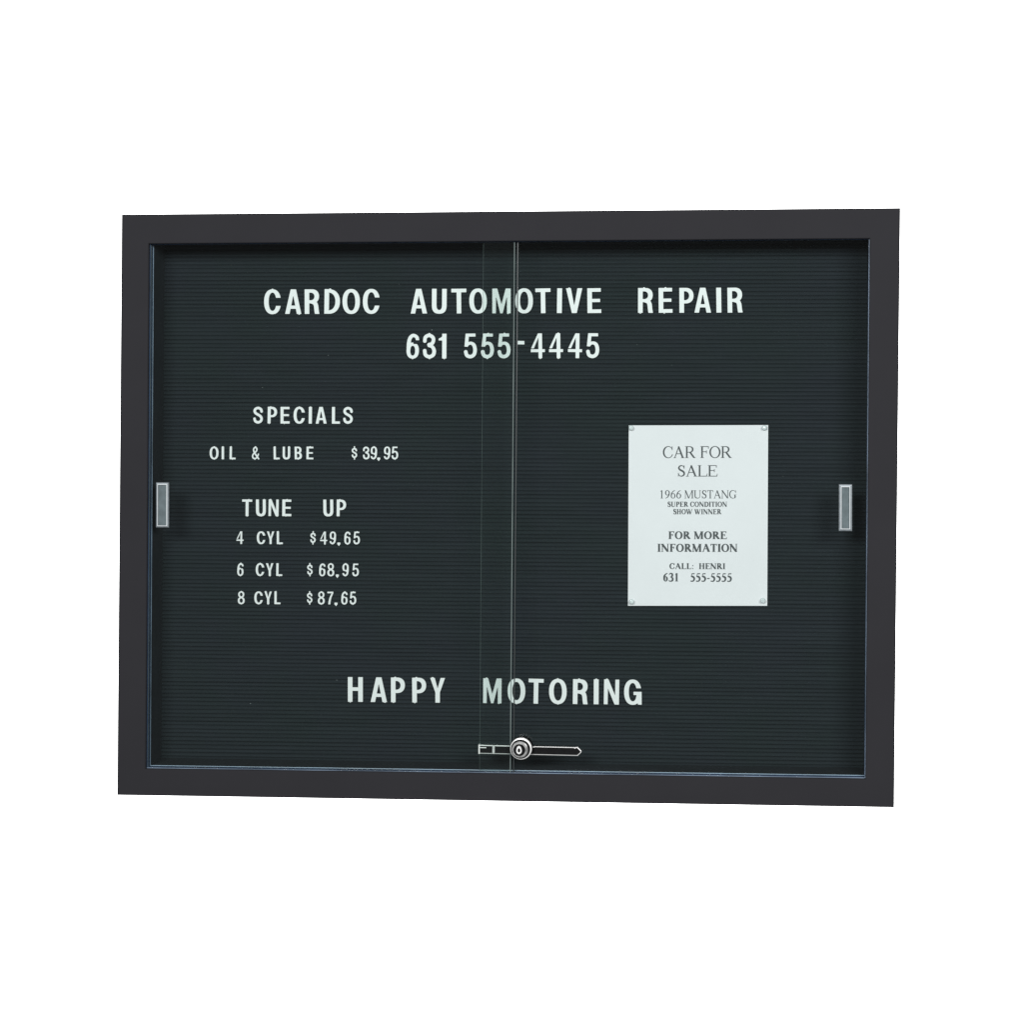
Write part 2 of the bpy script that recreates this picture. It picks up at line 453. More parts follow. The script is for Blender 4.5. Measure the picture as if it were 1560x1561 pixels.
def curve(pts, k=7):
    """Catmull-Rom through the points."""
    p = [np.array(q, float) for q in pts]; p = [2 * p[0] - p[1]] + p + [2 * p[-1] - p[-2]]
    out = []
    for i in range(1, len(p) - 2):
        for t in np.linspace(0, 1, k, endpoint=False):
            a, b, c, d = p[i - 1], p[i], p[i + 1], p[i + 2]
            out.append(0.5 * ((2 * b) + (-a + c) * t + (2 * a - 5 * b + 4 * c - d) * t * t + (-a + 3 * b - 3 * c + d) * t ** 3))
    out.append(p[-2])
    return np.array(out)
def band(pts, w):
    """Stroke of width w (a number, or start/end values spread along it) as quads and joint discs, butt ends."""
    pts = np.array(pts, float); n = len(pts)
    ws = np.full(n, w) if np.isscalar(w) else np.interp(np.linspace(0, 1, n), np.linspace(0, 1, len(w)), w)
    o = []
    for i in range(n - 1):
        d = pts[i + 1] - pts[i]; d /= max(1e-9, np.hypot(*d)); nn = np.array([-d[1], d[0]])
        o.append(('+', P_(pts[i] + nn * ws[i] / 2, pts[i + 1] + nn * ws[i + 1] / 2, pts[i + 1] - nn * ws[i + 1] / 2, pts[i] - nn * ws[i] / 2)))
        if 0 < i: o.append(('+', sup(pts[i][0], pts[i][1], ws[i] / 2, ws[i] / 2, 2, 14)))
    return o

def field(ops, X, Y):
    f = np.full(X.shape, 1e3)
    for op, poly in ops:
        d = sd_poly(poly, X, Y)
        f = np.minimum(f, d) if op == '+' else np.maximum(f, -d)
    return f
def contours(ops, res=0.0105, thin=0.0):
    """Closed outlines of the zero level."""
    allp = np.vstack([p for o, p in ops if o == '+'])
    x0, y0 = allp.min(0) - 0.04; x1, y1 = allp.max(0) + 0.04
    nx_, ny_ = int((x1 - x0) / res) + 2, int((y1 - y0) / res) + 2
    xs = x0 + np.arange(nx_) * res + 0.00037; ys = y0 + np.arange(ny_) * res + 0.00053
    X, Y = np.meshgrid(xs, ys); f = field(ops, X, Y) + thin
    f[np.abs(f) < 1e-9] = 1e-9
    s = f < 0
    code = s[:-1, :-1] * 1 + s[:-1, 1:] * 2 + s[1:, 1:] * 4 + s[1:, :-1] * 8
    T = {1: [(3, 0)], 2: [(0, 1)], 3: [(3, 1)], 4: [(1, 2)], 5: [(3, 0), (1, 2)], 6: [(0, 2)], 7: [(3, 2)],
         8: [(2, 3)], 9: [(2, 0)], 10: [(0, 1), (2, 3)], 11: [(2, 1)], 12: [(1, 3)], 13: [(1, 0)], 14: [(0, 3)]}
    def ekey(j, i, e):
        return (('h', j, i), ('v', j, i + 1), ('h', j + 1, i), ('v', j, i))[e]
    def epos(k):
        t, j, i = k
        if t == 'h':
            a, b = f[j, i], f[j, i + 1]; q = a / (a - b); return xs[i] + q * res, ys[j]
        a, b = f[j, i], f[j + 1, i]; q = a / (a - b); return xs[i], ys[j] + q * res
    nxt = {}
    for j, i in zip(*np.nonzero((code > 0) & (code < 15))):
        for a, b in T[int(code[j, i])]:
            ka, kb = ekey(j, i, a), ekey(j, i, b)
            nxt.setdefault(ka, []).append(kb); nxt.setdefault(kb, []).append(ka)
    seen = set(); loops = []
    for k in nxt:
        if k in seen: continue
        lp = [k]; seen.add(k); cur = k
        while True:
            nb = [q for q in nxt[cur] if q not in seen]
            if not nb: break
            cur = nb[0]; seen.add(cur); lp.append(cur)
        if len(lp) > 6: loops.append(simplify(np.array([epos(q) for q in lp]), 0.0016))
    return loops
def simplify(p, tol):
    n = len(p); i0 = 0; i1 = int(np.argmax(((p - p[0]) ** 2).sum(1)))
    def dp(a, b, pts):
        if b - a < 2: return []
        d = pts[b] - pts[a]; L = np.hypot(*d) + 1e-12; q = pts[a + 1:b] - pts[a]
        e = abs(q[:, 0] * d[1] - q[:, 1] * d[0]) / L; m = int(np.argmax(e))
        if e[m] < tol: return []
        m += a + 1
        return dp(a, m, pts) + [m] + dp(m, b, pts)
    pp = np.vstack([p, p[:1]])
    idx = [i0] + dp(i0, i1, pp) + [i1] + dp(i1, n, pp)
    return pp[idx]

def outline_mesh(name, loops, thick, bevel):
    """Filled outline (x, z) standing in the plane y = 0 and `thick` deep towards the camera."""
    cu = bpy.data.curves.new(name, 'CURVE'); cu.dimensions = '2D'; cu.fill_mode = 'BOTH'
    cu.extrude = max(thick / 2 - bevel, 0.0); cu.bevel_depth = bevel; cu.bevel_resolution = 1; cu.offset = -bevel
    for lp in loops:
        sp = cu.splines.new('POLY'); sp.points.add(len(lp) - 1)
        for q, (x, y) in zip(sp.points, lp): q.co = (x, y, 0, 1)
        sp.use_cyclic_u = True
    ob = bpy.data.objects.new(name, cu); COL.objects.link(ob)
    bpy.context.view_layer.update()
    dg = bpy.context.evaluated_depsgraph_get()
    me = bpy.data.meshes.new_from_object(ob.evaluated_get(dg))
    bpy.data.objects.remove(ob); bpy.data.curves.remove(cu)
    me.transform(Matrix(((1, 0, 0, 0), (0, 0, -1, -thick / 2), (0, 1, 0, 0), (0, 0, 0, 1))))
    me.name = name; me.materials.clear()
    for p in me.polygons: p.use_smooth = False
    return me

# --- condensed sans capitals and figures of the board letters: cap height 1, nominal widths
S, H = 0.205, 0.165
def ring_o(w, n=2.25, s=S, h=0.155): return [('+', sup(w / 2, 0.5, w / 2, 0.508, n)), ('-', sup(w / 2, 0.5, w / 2 - s, 0.508 - h, 2.15))]
def six():
    return ([('+', sup(0.2625, 0.325, 0.2625, 0.333, 2.25)), ('-', sup(0.2625, 0.32, 0.080, 0.175, 2.2))]
            + band(curve([(0.445, 0.715), (0.415, 0.85), (0.275, 0.918), (0.155, 0.82), (0.105, 0.62), (0.098, 0.36)]), [0.175, 0.17, 0.17, 0.18, 0.19, 0.195])
            + [('-', sup(0.2625, 0.32, 0.075, 0.17, 2.2)), ('-', rect(0.30, 0.60, 0.60, 0.715))])
def flip(ops, w, h=1.0): return [(o, P_(*[(w - x, h - y) for x, y in p])) for o, p in ops]
GLYPH = {
    'A': (0.68, [('+', P_((0, 0), (0.225, 1), (0.455, 1), (0.68, 0))), ('-', P_((0.198, -0.02), (0.241, 0.205), (0.439, 0.205), (0.482, -0.02))), ('-', P_((0.272, 0.355), (0.34, 0.70), (0.408, 0.355)))]),
    'B': (0.59, [('+', bowl(0, 0.44, 0.56, 1)), ('+', bowl(0, 0, 0.59, 0.55)), ('-', bowl(S, 0.585, 0.365, 0.85)), ('-', bowl(S, 0.155, 0.385, 0.43))]),
    'C': (0.70, ring_o(0.70) + [('-', rect(0.36, 0.345, 0.80, 0.645))]),
    'D': (0.645, [('+', bowl(0, 0, 0.645, 1, 0.46)), ('-', bowl(S, 0.16, 0.440, 0.84, 0.26))]),
    'E': (0.565, [('+', rect(0, 0, S, 1)), ('+', rect(0, 0, 0.565, H)), ('+', rect(0, 1 - H, 0.555, 1)), ('+', rect(0, 0.43, 0.525, 0.58))]),
    'G': (0.71, ring_o(0.70) + [('-', rect(0.36, 0.40, 0.80, 0.645)), ('+', rect(0.37, 0.38, 0.71, 0.525)), ('+', P_((0.55, 0), (0.71, 0), (0.71, 0.5), (0.52, 0.5), (0.52, 0.10)))]),
    'H': (0.62, [('+', rect(0, 0, S, 1)), ('+', rect(0.62 - S, 0, 0.62, 1)), ('+', rect(0.1, 0.435, 0.5, 0.595))]),
    'I': (0.215, [('+', rect(0, 0, 0.215, 1))]),
    'L': (0.50, [('+', rect(0, 0, S, 1)), ('+', rect(0, 0, 0.50, H))]),
    'M': (0.75, [('+', rect(0, 0, 0.165, 1)), ('+', rect(0.585, 0, 0.75, 1)), ('+', P_((0.0, 1), (0.215, 1), (0.375, 0.40), (0.535, 1), (0.75, 1), (0.75, 0.97), (0.445, 0), (0.305, 0), (0, 0.97)))]
          + [('-', P_((0.165, -0.02), (0.165, 0.62), (0.325, -0.02))), ('-', P_((0.585, -0.02), (0.585, 0.62), (0.425, -0.02)))]),
    'N': (0.62, [('+', rect(0, 0, 0.175, 1)), ('+', rect(0.445, 0, 0.62, 1)), ('+', P_((0, 1), (0.19, 1), (0.62, 0), (0.43, 0)))]),
    'O': (0.72, ring_o(0.72)),
    'P': (0.58, [('+', rect(0, 0, S, 1)), ('+', bowl(0, 0.365, 0.58, 1)), ('-', bowl(S, 0.515, 0.385, 0.845))]),
    'R': (0.61, [('+', rect(0, 0, S, 1)), ('+', bowl(0, 0.42, 0.60, 1))] + band(curve([(0.27, 0.50), (0.41, 0.45), (0.465, 0.34), (0.485, 0.17), (0.512, 0.0)]), [0.17, 0.19, 0.20, 0.20, 0.20])
          + [('-', bowl(S, 0.565, 0.395, 0.845)), ('-', rect(0.1, -0.2, 0.8, 0))]),
    'S': (0.63, band(curve([(0.525, 0.695), (0.475, 0.845), (0.315, 0.918), (0.16, 0.855), (0.11, 0.735), (0.175, 0.610), (0.32, 0.525), (0.465, 0.425), (0.522, 0.285), (0.465, 0.145), (0.31, 0.083), (0.155, 0.150), (0.10, 0.315)]), 0.182)),
    'T': (0.62, [('+', rect(0.21, 0, 0.41, 1)), ('+', rect(0, 1 - H, 0.62, 1))]),
    'U': (0.61, [('+', sup(0.305, 0.34, 0.305, 0.348, 2.5)), ('+', rect(0, 0.34, 0.61, 1)), ('-', sup(0.305, 0.35, 0.305 - S, 0.19, 2.3)), ('-', rect(S, 0.35, 0.61 - S, 1.1))]),
    'V': (0.67, [('+', P_((0, 1), (0.215, 1), (0.335, 0.35), (0.455, 1), (0.67, 1), (0.44, 0), (0.23, 0)))]),
    'Y': (0.62, [('+', P_((0, 1), (0.20, 1), (0.31, 0.60), (0.42, 1), (0.62, 1), (0.41, 0.41), (0.41, 0), (0.21, 0), (0.21, 0.41)))]),
    '1': (0.345, [('+', rect(0.14, 0, 0.345, 1)), ('+', P_((0, 0.70), (0, 0.80), (0.10, 0.845), (0.175, 0.925), (0.195, 1.0), (0.22, 1.0), (0.22, 0.70)))]),
    '3': (0.56, band(curve([(0.100, 0.67), (0.130, 0.845), (0.275, 0.918), (0.415, 0.845), (0.445, 0.725), (0.385, 0.595), (0.245, 0.548)]), 0.178)
          + band(curve([(0.245, 0.520), (0.395, 0.470), (0.468, 0.320), (0.430, 0.155), (0.280, 0.083), (0.130, 0.155), (0.092, 0.35)]), [0.15, 0.17, 0.185, 0.185, 0.175, 0.18, 0.18])),
    '4': (0.585, [('+', rect(0.300, 0, 0.478, 1)), ('+', rect(0, 0.235, 0.585, 0.385)), ('+', P_((0, 0.384), (0.290, 1), (0.41, 1), (0.150, 0.384)))]),
    '5': (0.555, [('+', P_((0.085, 1), (0.255, 1), (0.205, 0.455), (0.03, 0.455))), ('+', rect(0.088, 0.845, 0.505, 1))]
          + band(curve([(0.140, 0.495), (0.205, 0.585), (0.315, 0.605), (0.420, 0.530), (0.462, 0.345), (0.420, 0.165), (0.285, 0.083), (0.140, 0.135), (0.090, 0.295)]), [0.12, 0.15, 0.16, 0.18, 0.185, 0.18, 0.175, 0.18, 0.18])),
    '6': (0.525, six()),
    '7': (0.50, [('+', rect(0, 0.835, 0.50, 1)), ('+', P_((0.50, 1), (0.50, 0.855), (0.355, 0.52), (0.295, 0.24), (0.275, 0), (0.07, 0), (0.095, 0.26), (0.175, 0.56), (0.315, 0.85)))]),
    '8': (0.57, [('+', sup(0.285, 0.745, 0.255, 0.263, 2.2)), ('+', sup(0.285, 0.283, 0.285, 0.291, 2.2)), ('-', sup(0.285, 0.745, 0.085, 0.118, 2.1)), ('-', sup(0.285, 0.287, 0.100, 0.143, 2.1))]),
    '9': (0.525, flip(six(), 0.525)),
    '-': (0.30, [('+', rect(0, 0.545, 0.30, 0.705))]),
    '.': (0.23, [('+', P_((-0.02, 0.14), (-0.02, 0.01), (0.06, -0.055), (0.09, -0.125), (0.15, -0.125), (0.18, -0.055), (0.25, 0.01), (0.25, 0.14), (0.20, 0.17), (0.03, 0.17)))]),
    '$': (0.475, band(curve([(0.385, 0.665), (0.350, 0.780), (0.238, 0.830), (0.125, 0.780), (0.088, 0.690), (0.13, 0.590), (0.238, 0.525), (0.345, 0.450), (0.388, 0.345), (0.345, 0.235), (0.232, 0.180), (0.120, 0.235), (0.082, 0.355)]), 0.155)
          + [('+', rect(0.175, 0.80, 0.300, 1.03)), ('+', rect(0.175, -0.02, 0.300, 0.22))]),
    '&': (0.64, band(curve([(0.575, 0.02), (0.40, 0.265), (0.235, 0.525), (0.165, 0.700), (0.195, 0.855), (0.305, 0.925), (0.405, 0.855), (0.415, 0.725), (0.330, 0.585), (0.175, 0.455), (0.085, 0.290), (0.125, 0.130), (0.265, 0.075), (0.405, 0.155), (0.490, 0.290), (0.535, 0.430)]), 0.145)),
}
LINES=[
 ('top line', 40.91, [
    [('C', -386.2, 298.6, 29.4), ('A', -352.5, 298.8, 27.8), ('R', -321.8, 298.9, 25.1), ('D', -289.3, 299.1, 26.7), ('O', -258.0, 299.2, 30.0), ('C', -225.6, 299.4, 28.6)] ,
    [('A', -148.4, 299.8, 27.9), ('U', -115.6, 299.9, 24.7), ('T', -83.5, 300.1, 25.4), ('O', -52.6, 300.2, 29.2), ('M', -15.2, 300.4, 30.4), ('O', 21.2, 300.6, 29.5), ('T', 51.9, 300.7, 25.5), ('I', 77.7, 300.9, 8.7), ('V', 101.7, 301.0, 26.9), ('E', 133.8, 301.1, 22.9)] ,
    [('R', 215.4, 301.5, 24.0), ('E', 247.5, 301.7, 22.9), ('P', 280.7, 301.8, 23.0), ('A', 306.5, 302.0, 27.4), ('I', 332.2, 302.1, 8.9), ('R', 357.9, 302.2, 24.7)] ,
 ]),
 ('phone', 40.06, [
    [('6', -158.5, 227.9, 21.4), ('3', -131.3, 228.0, 23.1), ('1', -110.2, 228.1, 14.1)] ,
    [('5', -65.0, 228.4, 22.5), ('5', -37.8, 228.5, 22.1), ('5', -10.9, 228.6, 23.0), ('-', 15.8, 228.8, 12.0), ('4', 43.5, 228.9, 23.7), ('4', 72.7, 229.1, 23.1), ('4', 102.8, 229.2, 23.7), ('5', 131.1, 229.4, 23.1)] ,
 ]),
 ('specials', 27.41, [
    [('S', -409.6, 122.4, 17.0), ('P', -386.4, 122.5, 15.8), ('E', -365.4, 122.5, 15.3), ('C', -342.2, 122.6, 18.8), ('I', -324.4, 122.6, 5.6), ('A', -306.6, 122.7, 18.5), ('L', -282.6, 122.7, 13.0), ('S', -263.1, 122.8, 18.5)] ,
 ]),
 ('oil', 20.60, [
    [('O', -481.3, 64.3, 14.7), ('I', -467.0, 64.4, 4.0), ('L', -451.1, 64.5, 10.7)] ,
    [('&', -413.3, 64.7, 13.1)] ,
    [('L', -378.9, 64.9, 10.9), ('U', -363.1, 65.0, 12.8), ('B', -343.6, 65.2, 12.6), ('E', -324.9, 65.3, 11.9)] ,
    [('$', -252.3, 65.7, 9.8), ('3', -233.2, 65.8, 10.6), ('9', -221.0, 65.9, 11.6), ('.', -213.1, 66.0, 5.0), ('9', -199.5, 66.0, 10.8), ('5', -186.8, 66.1, 11.8)] ,
 ]),
 ('tune', 26.94, [
    [('T', -427.2, -26.8, 16.8), ('U', -404.5, -26.7, 16.3), ('N', -384.0, -26.5, 17.2), ('E', -362.4, -26.4, 15.2)] ,
    [('U', -294.5, -26.0, 16.5), ('P', -273.5, -25.9, 15.9)] ,
 ]),
 ('four', 20.55, [
    [('4', -438.7, -71.8, 12.7)] ,
    [('C', -404.0, -71.6, 14.7), ('Y', -388.6, -71.5, 13.9), ('L', -373.6, -71.4, 10.7)] ,
    [('$', -319.6, -71.1, 9.8), ('4', -302.2, -71.0, 11.2), ('9', -287.3, -70.9, 11.2), ('.', -277.5, -70.8, 4.6), ('6', -263.4, -70.7, 11.6), ('5', -248.6, -70.6, 11.2)] ,
 ]),
 ('six', 20.54, [
    [('6', -438.0, -123.0, 11.9)] ,
    [('C', -405.8, -122.8, 14.1), ('Y', -389.8, -122.7, 14.5), ('L', -374.5, -122.6, 10.1)] ,
    [('$', -324.3, -122.3, 9.5), ('6', -304.4, -122.2, 11.6), ('8', -290.4, -122.1, 12.0), ('.', -279.9, -122.1, 4.4), ('9', -266.3, -122.0, 11.1), ('5', -250.2, -121.9, 11.4)] ,
 ]),
 ('eight', 20.54, [
    [('8', -436.4, -168.5, 12.5)] ,
    [('C', -408.0, -168.3, 14.2), ('Y', -392.4, -168.2, 14.2), ('L', -377.3, -168.0, 10.6)] ,
    [('$', -324.6, -167.6, 9.5), ('8', -305.9, -167.5, 12.1), ('7', -291.2, -167.4, 10.2), ('.', -281.9, -167.3, 4.9), ('6', -268.3, -167.2, 11.6), ('5', -254.3, -167.1, 11.3)] ,
 ]),
 ('bottom', 39.58, [
    [('H', -250.1, -323.2, 25.0), ('A', -212.1, -323.1, 27.6), ('P', -181.0, -322.9, 23.8), ('P', -146.5, -322.8, 24.0), ('Y', -116.9, -322.7, 24.2)] ,
    [('M', -28.8, -322.3, 30.8), ('O', 10.1, -322.2, 30.6), ('T', 41.1, -322.0, 25.3), ('O', 76.8, -321.9, 29.9), ('R', 112.3, -321.8, 24.8), ('I', 137.8, -321.6, 8.4), ('N', 162.1, -321.5, 25.1), ('G', 196.6, -321.4, 28.8)] ,
 ]),
]
NOTICE=[
('CAR FOR', 0, 243.4, 352.8, 71.3, 90.0) ,
('SALE', 0, 266.6, 330.2, 41.9, 59.9) ,
('1966 MUSTANG', 0, 237.5, 360.7, 7.2, 20.1) ,
('SUPER CONDITION', 1, 251.1, 345.7, -6.2, 2.0) ,
('SHOW WINNER', 1, 260.2, 336.7, -18.0, -9.7) ,
('FOR MORE', 1, 252.2, 345.4, -57.4, -45.1) ,
('INFORMATION', 1, 234.8, 362.6, -77.7, -64.9) ,
('CALL:  HENRI', 1, 254.2, 343.1, -105.1, -95.6) ,
('631    555-5555', 1, 244.0, 353.9, -124.7, -111.5) ,
]
# where the little moulding tabs of a letter can peep out: (top fractions, bottom fractions) of its width
TABS = {'A': ([], [0.86]), 'U': ([0.82], [0.5]), 'T': ([0.66], [0.5]), 'O': ([0.5], [0.5]), '5': ([0.55], [0.5]), '4': ([0.66], [0.66]),
        'P': ([0.3], [0.18]), 'Y': ([0.16], [0.5]), 'H': ([0.83], [0.16]), 'M': ([0.18], [0.85]), 'R': ([0.4], [0.16]), 'I': ([0.5], [0.5]),
        'N': ([0.18], [0.84]), 'G': ([0.5], [0.5]), 'S': ([0.5], []), 'E': ([0.5], [0.4]), 'C': ([0.5], [0.5]), 'L': ([0.2], [0.5]),
        'B': ([0.4], [0.45]), 'D': ([0.35], [0.35]), 'V': ([0.2], [0.5]), '1': ([], [0.7]), '3': ([0.5], [0.5]), '6': ([0.55], [0.5]), '7': ([0.5], [0.3]),
        '8': ([0.5], [0.5]), '9': ([0.5], [0.5]), '&': ([0.48], [0.4]), '$': ([], []), '.': ([], []), '-': ([], [])}
KIND = lambda ch: {'&': ('ampersand', 'ampersand', 'ampersand', 'white ampersand on the board'), '$': ('dollar_sign', 'dollar sign', 'dollar sign', 'white dollar signs on the board'),
                   '.': ('decimal_point', 'decimal point', 'decimal point', 'white decimal points on the board'), '-': ('hyphen', 'hyphen', 'hyphen', 'white hyphen on the board')}.get(
    ch, ('plastic_digit', 'digit ' + ch, 'digit', 'white plastic digits on the grooved board') if ch.isdigit() else ('plastic_letter', 'letter ' + ch, 'letter', 'white plastic letters on the grooved board'))
ORD = ['first', 'second', 'third', 'fourth', 'fifth', 'sixth', 'seventh', 'eighth', 'ninth', 'tenth']
WORDS = {
    'top line': ['the first word of the top line', 'the word AUTOMOTIVE', 'the word REPAIR'],
    'phone': ['the area code in the second line', 'the phone number after the area code'],
    'specials': ['the word SPECIALS'],
    'oil': ['the word OIL', '', 'the word LUBE', 'the OIL & LUBE price'],
    'tune': ['the word TUNE', 'the word UP'],
    'four': ['', 'CYL in the 4 CYL line', 'the 4 CYL price'],
    'six': ['', 'CYL in the 6 CYL line', 'the 6 CYL price'],
    'eight': ['', 'CYL in the 8 CYL line', 'the 8 CYL price'],
    'bottom': ['the word HAPPY in the bottom line', 'the word MOTORING in the bottom line'],
}
ALONE = {'oil': 'between OIL and LUBE', 'four': 'standing at the start of the 4 CYL line', 'six': 'standing at the start of the 6 CYL line', 'eight': 'standing at the start of the 8 CYL line'}
SIZES = {'large': 0.0396, 'medium': 0.0269, 'small': 0.0204}
LTHICK = 0.0028
gmesh = {}
def letter_mesh(ch, size):
    if (ch, size) not in gmesh:
        thin = {'large': 0.010, 'medium': 0.014, 'small': 0.016}[size] + (0.007 if ch.isdigit() else 0)
        loops = contours(GLYPH[ch][1], thin=thin)
        h = SIZES[size]; w = GLYPH[ch][0]; k = h / (1 - 2 * thin)
        lp = [np.c_[(l[:, 0] - w / 2) * k, (l[:, 1] - thin) * k] for l in loops]
        me = outline_mesh('letter_' + KIND(ch)[0], lp, LTHICK, 0.00022)
        me.materials.append(MAT['letter'])
        gmesh[ch, size] = me
    return gmesh[ch, size]
def tab_mesh():
    V = [(-0.0021, 0, 0), (0.0021, 0, 0), (0.0006, 0, 0.0013), (-0.0006, 0, 0.0013)]
    V = V + [(x, -0.0020, z) for x, _, z in V]
    me = mesh('tab', V, [(0, 1, 2, 3), (4, 5, 6, 7), (0, 1, 5, 4), (1, 2, 6, 5), (2, 3, 7, 6), (3, 0, 4, 7)])
    me.materials.append(MAT['letter'])
    return me
TAB = tab_mesh()
for name, hmm, words in LINES:
    size = 'large' if hmm > 35 else 'medium' if hmm > 25 else 'small'
    prob = 0.22 if name == 'top line' else 0.5 if name == 'phone' else 0.62
    for wi, word in enumerate(words):
        for ci, (ch, X, Z, wd) in enumerate(word):
            nm, said, cat, grp = KIND(ch)
            o = link(nm, letter_mesh(ch, size), None)
            o.location = (X / 1000, 0.0995, Z / 1000)
            o.rotation_euler = (0, math.radians(rnd.uniform(-1.0, 1.0)), 0)
            if WORDS[name][wi]:
                lab = '%s white %s, %s character of %s' % (size, said, ORD[ci], WORDS[name][wi])
            else:
                lab = '%s white %s %s' % (size, said, ALONE[name])
            tag(o, lab, cat, grp)
            tops, bots = TABS[ch]; ts = 1.0 if size == 'large' else 0.68
            h = SIZES[size]; w = GLYPH[ch][0] * h
            for fr in tops:
                if rnd.random() < prob:
                    t = link('tab', TAB, None, o, ((fr - 0.5) * w, 0, h * 1.0 - 0.0002)); t.scale = (ts, 1, ts)
            for fr in bots:
                if rnd.random() < prob:
                    t = link('tab', TAB, None, o, ((fr - 0.5) * w, 0, 0.0002)); t.rotation_euler = (0, math.pi, 0); t.scale = (ts, 1, ts)

# ------------------------------------------------------------------ the paper notice
Q = [(0.1882, -0.1644), (0.4095, -0.1620), (0.4105, 0.1242), (0.1890, 0.1225)]        # BL BR TR TL
def pq(u, v):
    bl, br, tr, tl = Q
    return ((1 - u) * ((1 - v) * bl[0] + v * tl[0]) + u * ((1 - v) * br[0] + v * tr[0]),
            (1 - u) * ((1 - v) * bl[1] + v * tl[1]) + u * ((1 - v) * br[1] + v * tr[1]))
V = []; F = []; nu, nv = 24, 30
us = [i / nu for i in range(nu + 1)]; vs = [i / nv for i in range(nv + 1)]
for lay in (0, 1):
    for v in vs:
        for u in us:
            x, z = pq(u, v)
            ex = max(0, 1 - u / 0.07) ** 2 + max(0, 1 - (1 - u) / 0.07) ** 2
            ez = max(0, 1 - v / 0.06) ** 2 + max(0, 1 - (1 - v) / 0.06) ** 2
            lift = 0.00015 * ex * math.sin(math.pi * v) + 0.0002 * ez * math.sin(math.pi * u)
            V.append((x, 0.0988 - lift - (0.0 if lay else 0.0002), z))
n = nu + 1; L0 = n * (nv + 1)
for j in range(nv):
    for i in range(nu):
        a = j * n + i
        F.append((a, a + 1, a + 1 + n, a + n)); F.append((L0 + a, L0 + a + 1, L0 + a + 1 + n, L0 + a + n))
def edge(a, b): F.append((a, b, L0 + b, L0 + a))
for i in range(nu): edge(i, i + 1); edge(nv * n + i, nv * n + i + 1)
for j in range(nv): edge(j * n, j * n + n); edge(j * n + nu, j * n + nu + n)
paper = link('paper_notice', mesh('paper_notice', V, F), 'paper')
tag(paper, 'white printed car for sale notice pinned at its corners to the grooved board', 'notice')

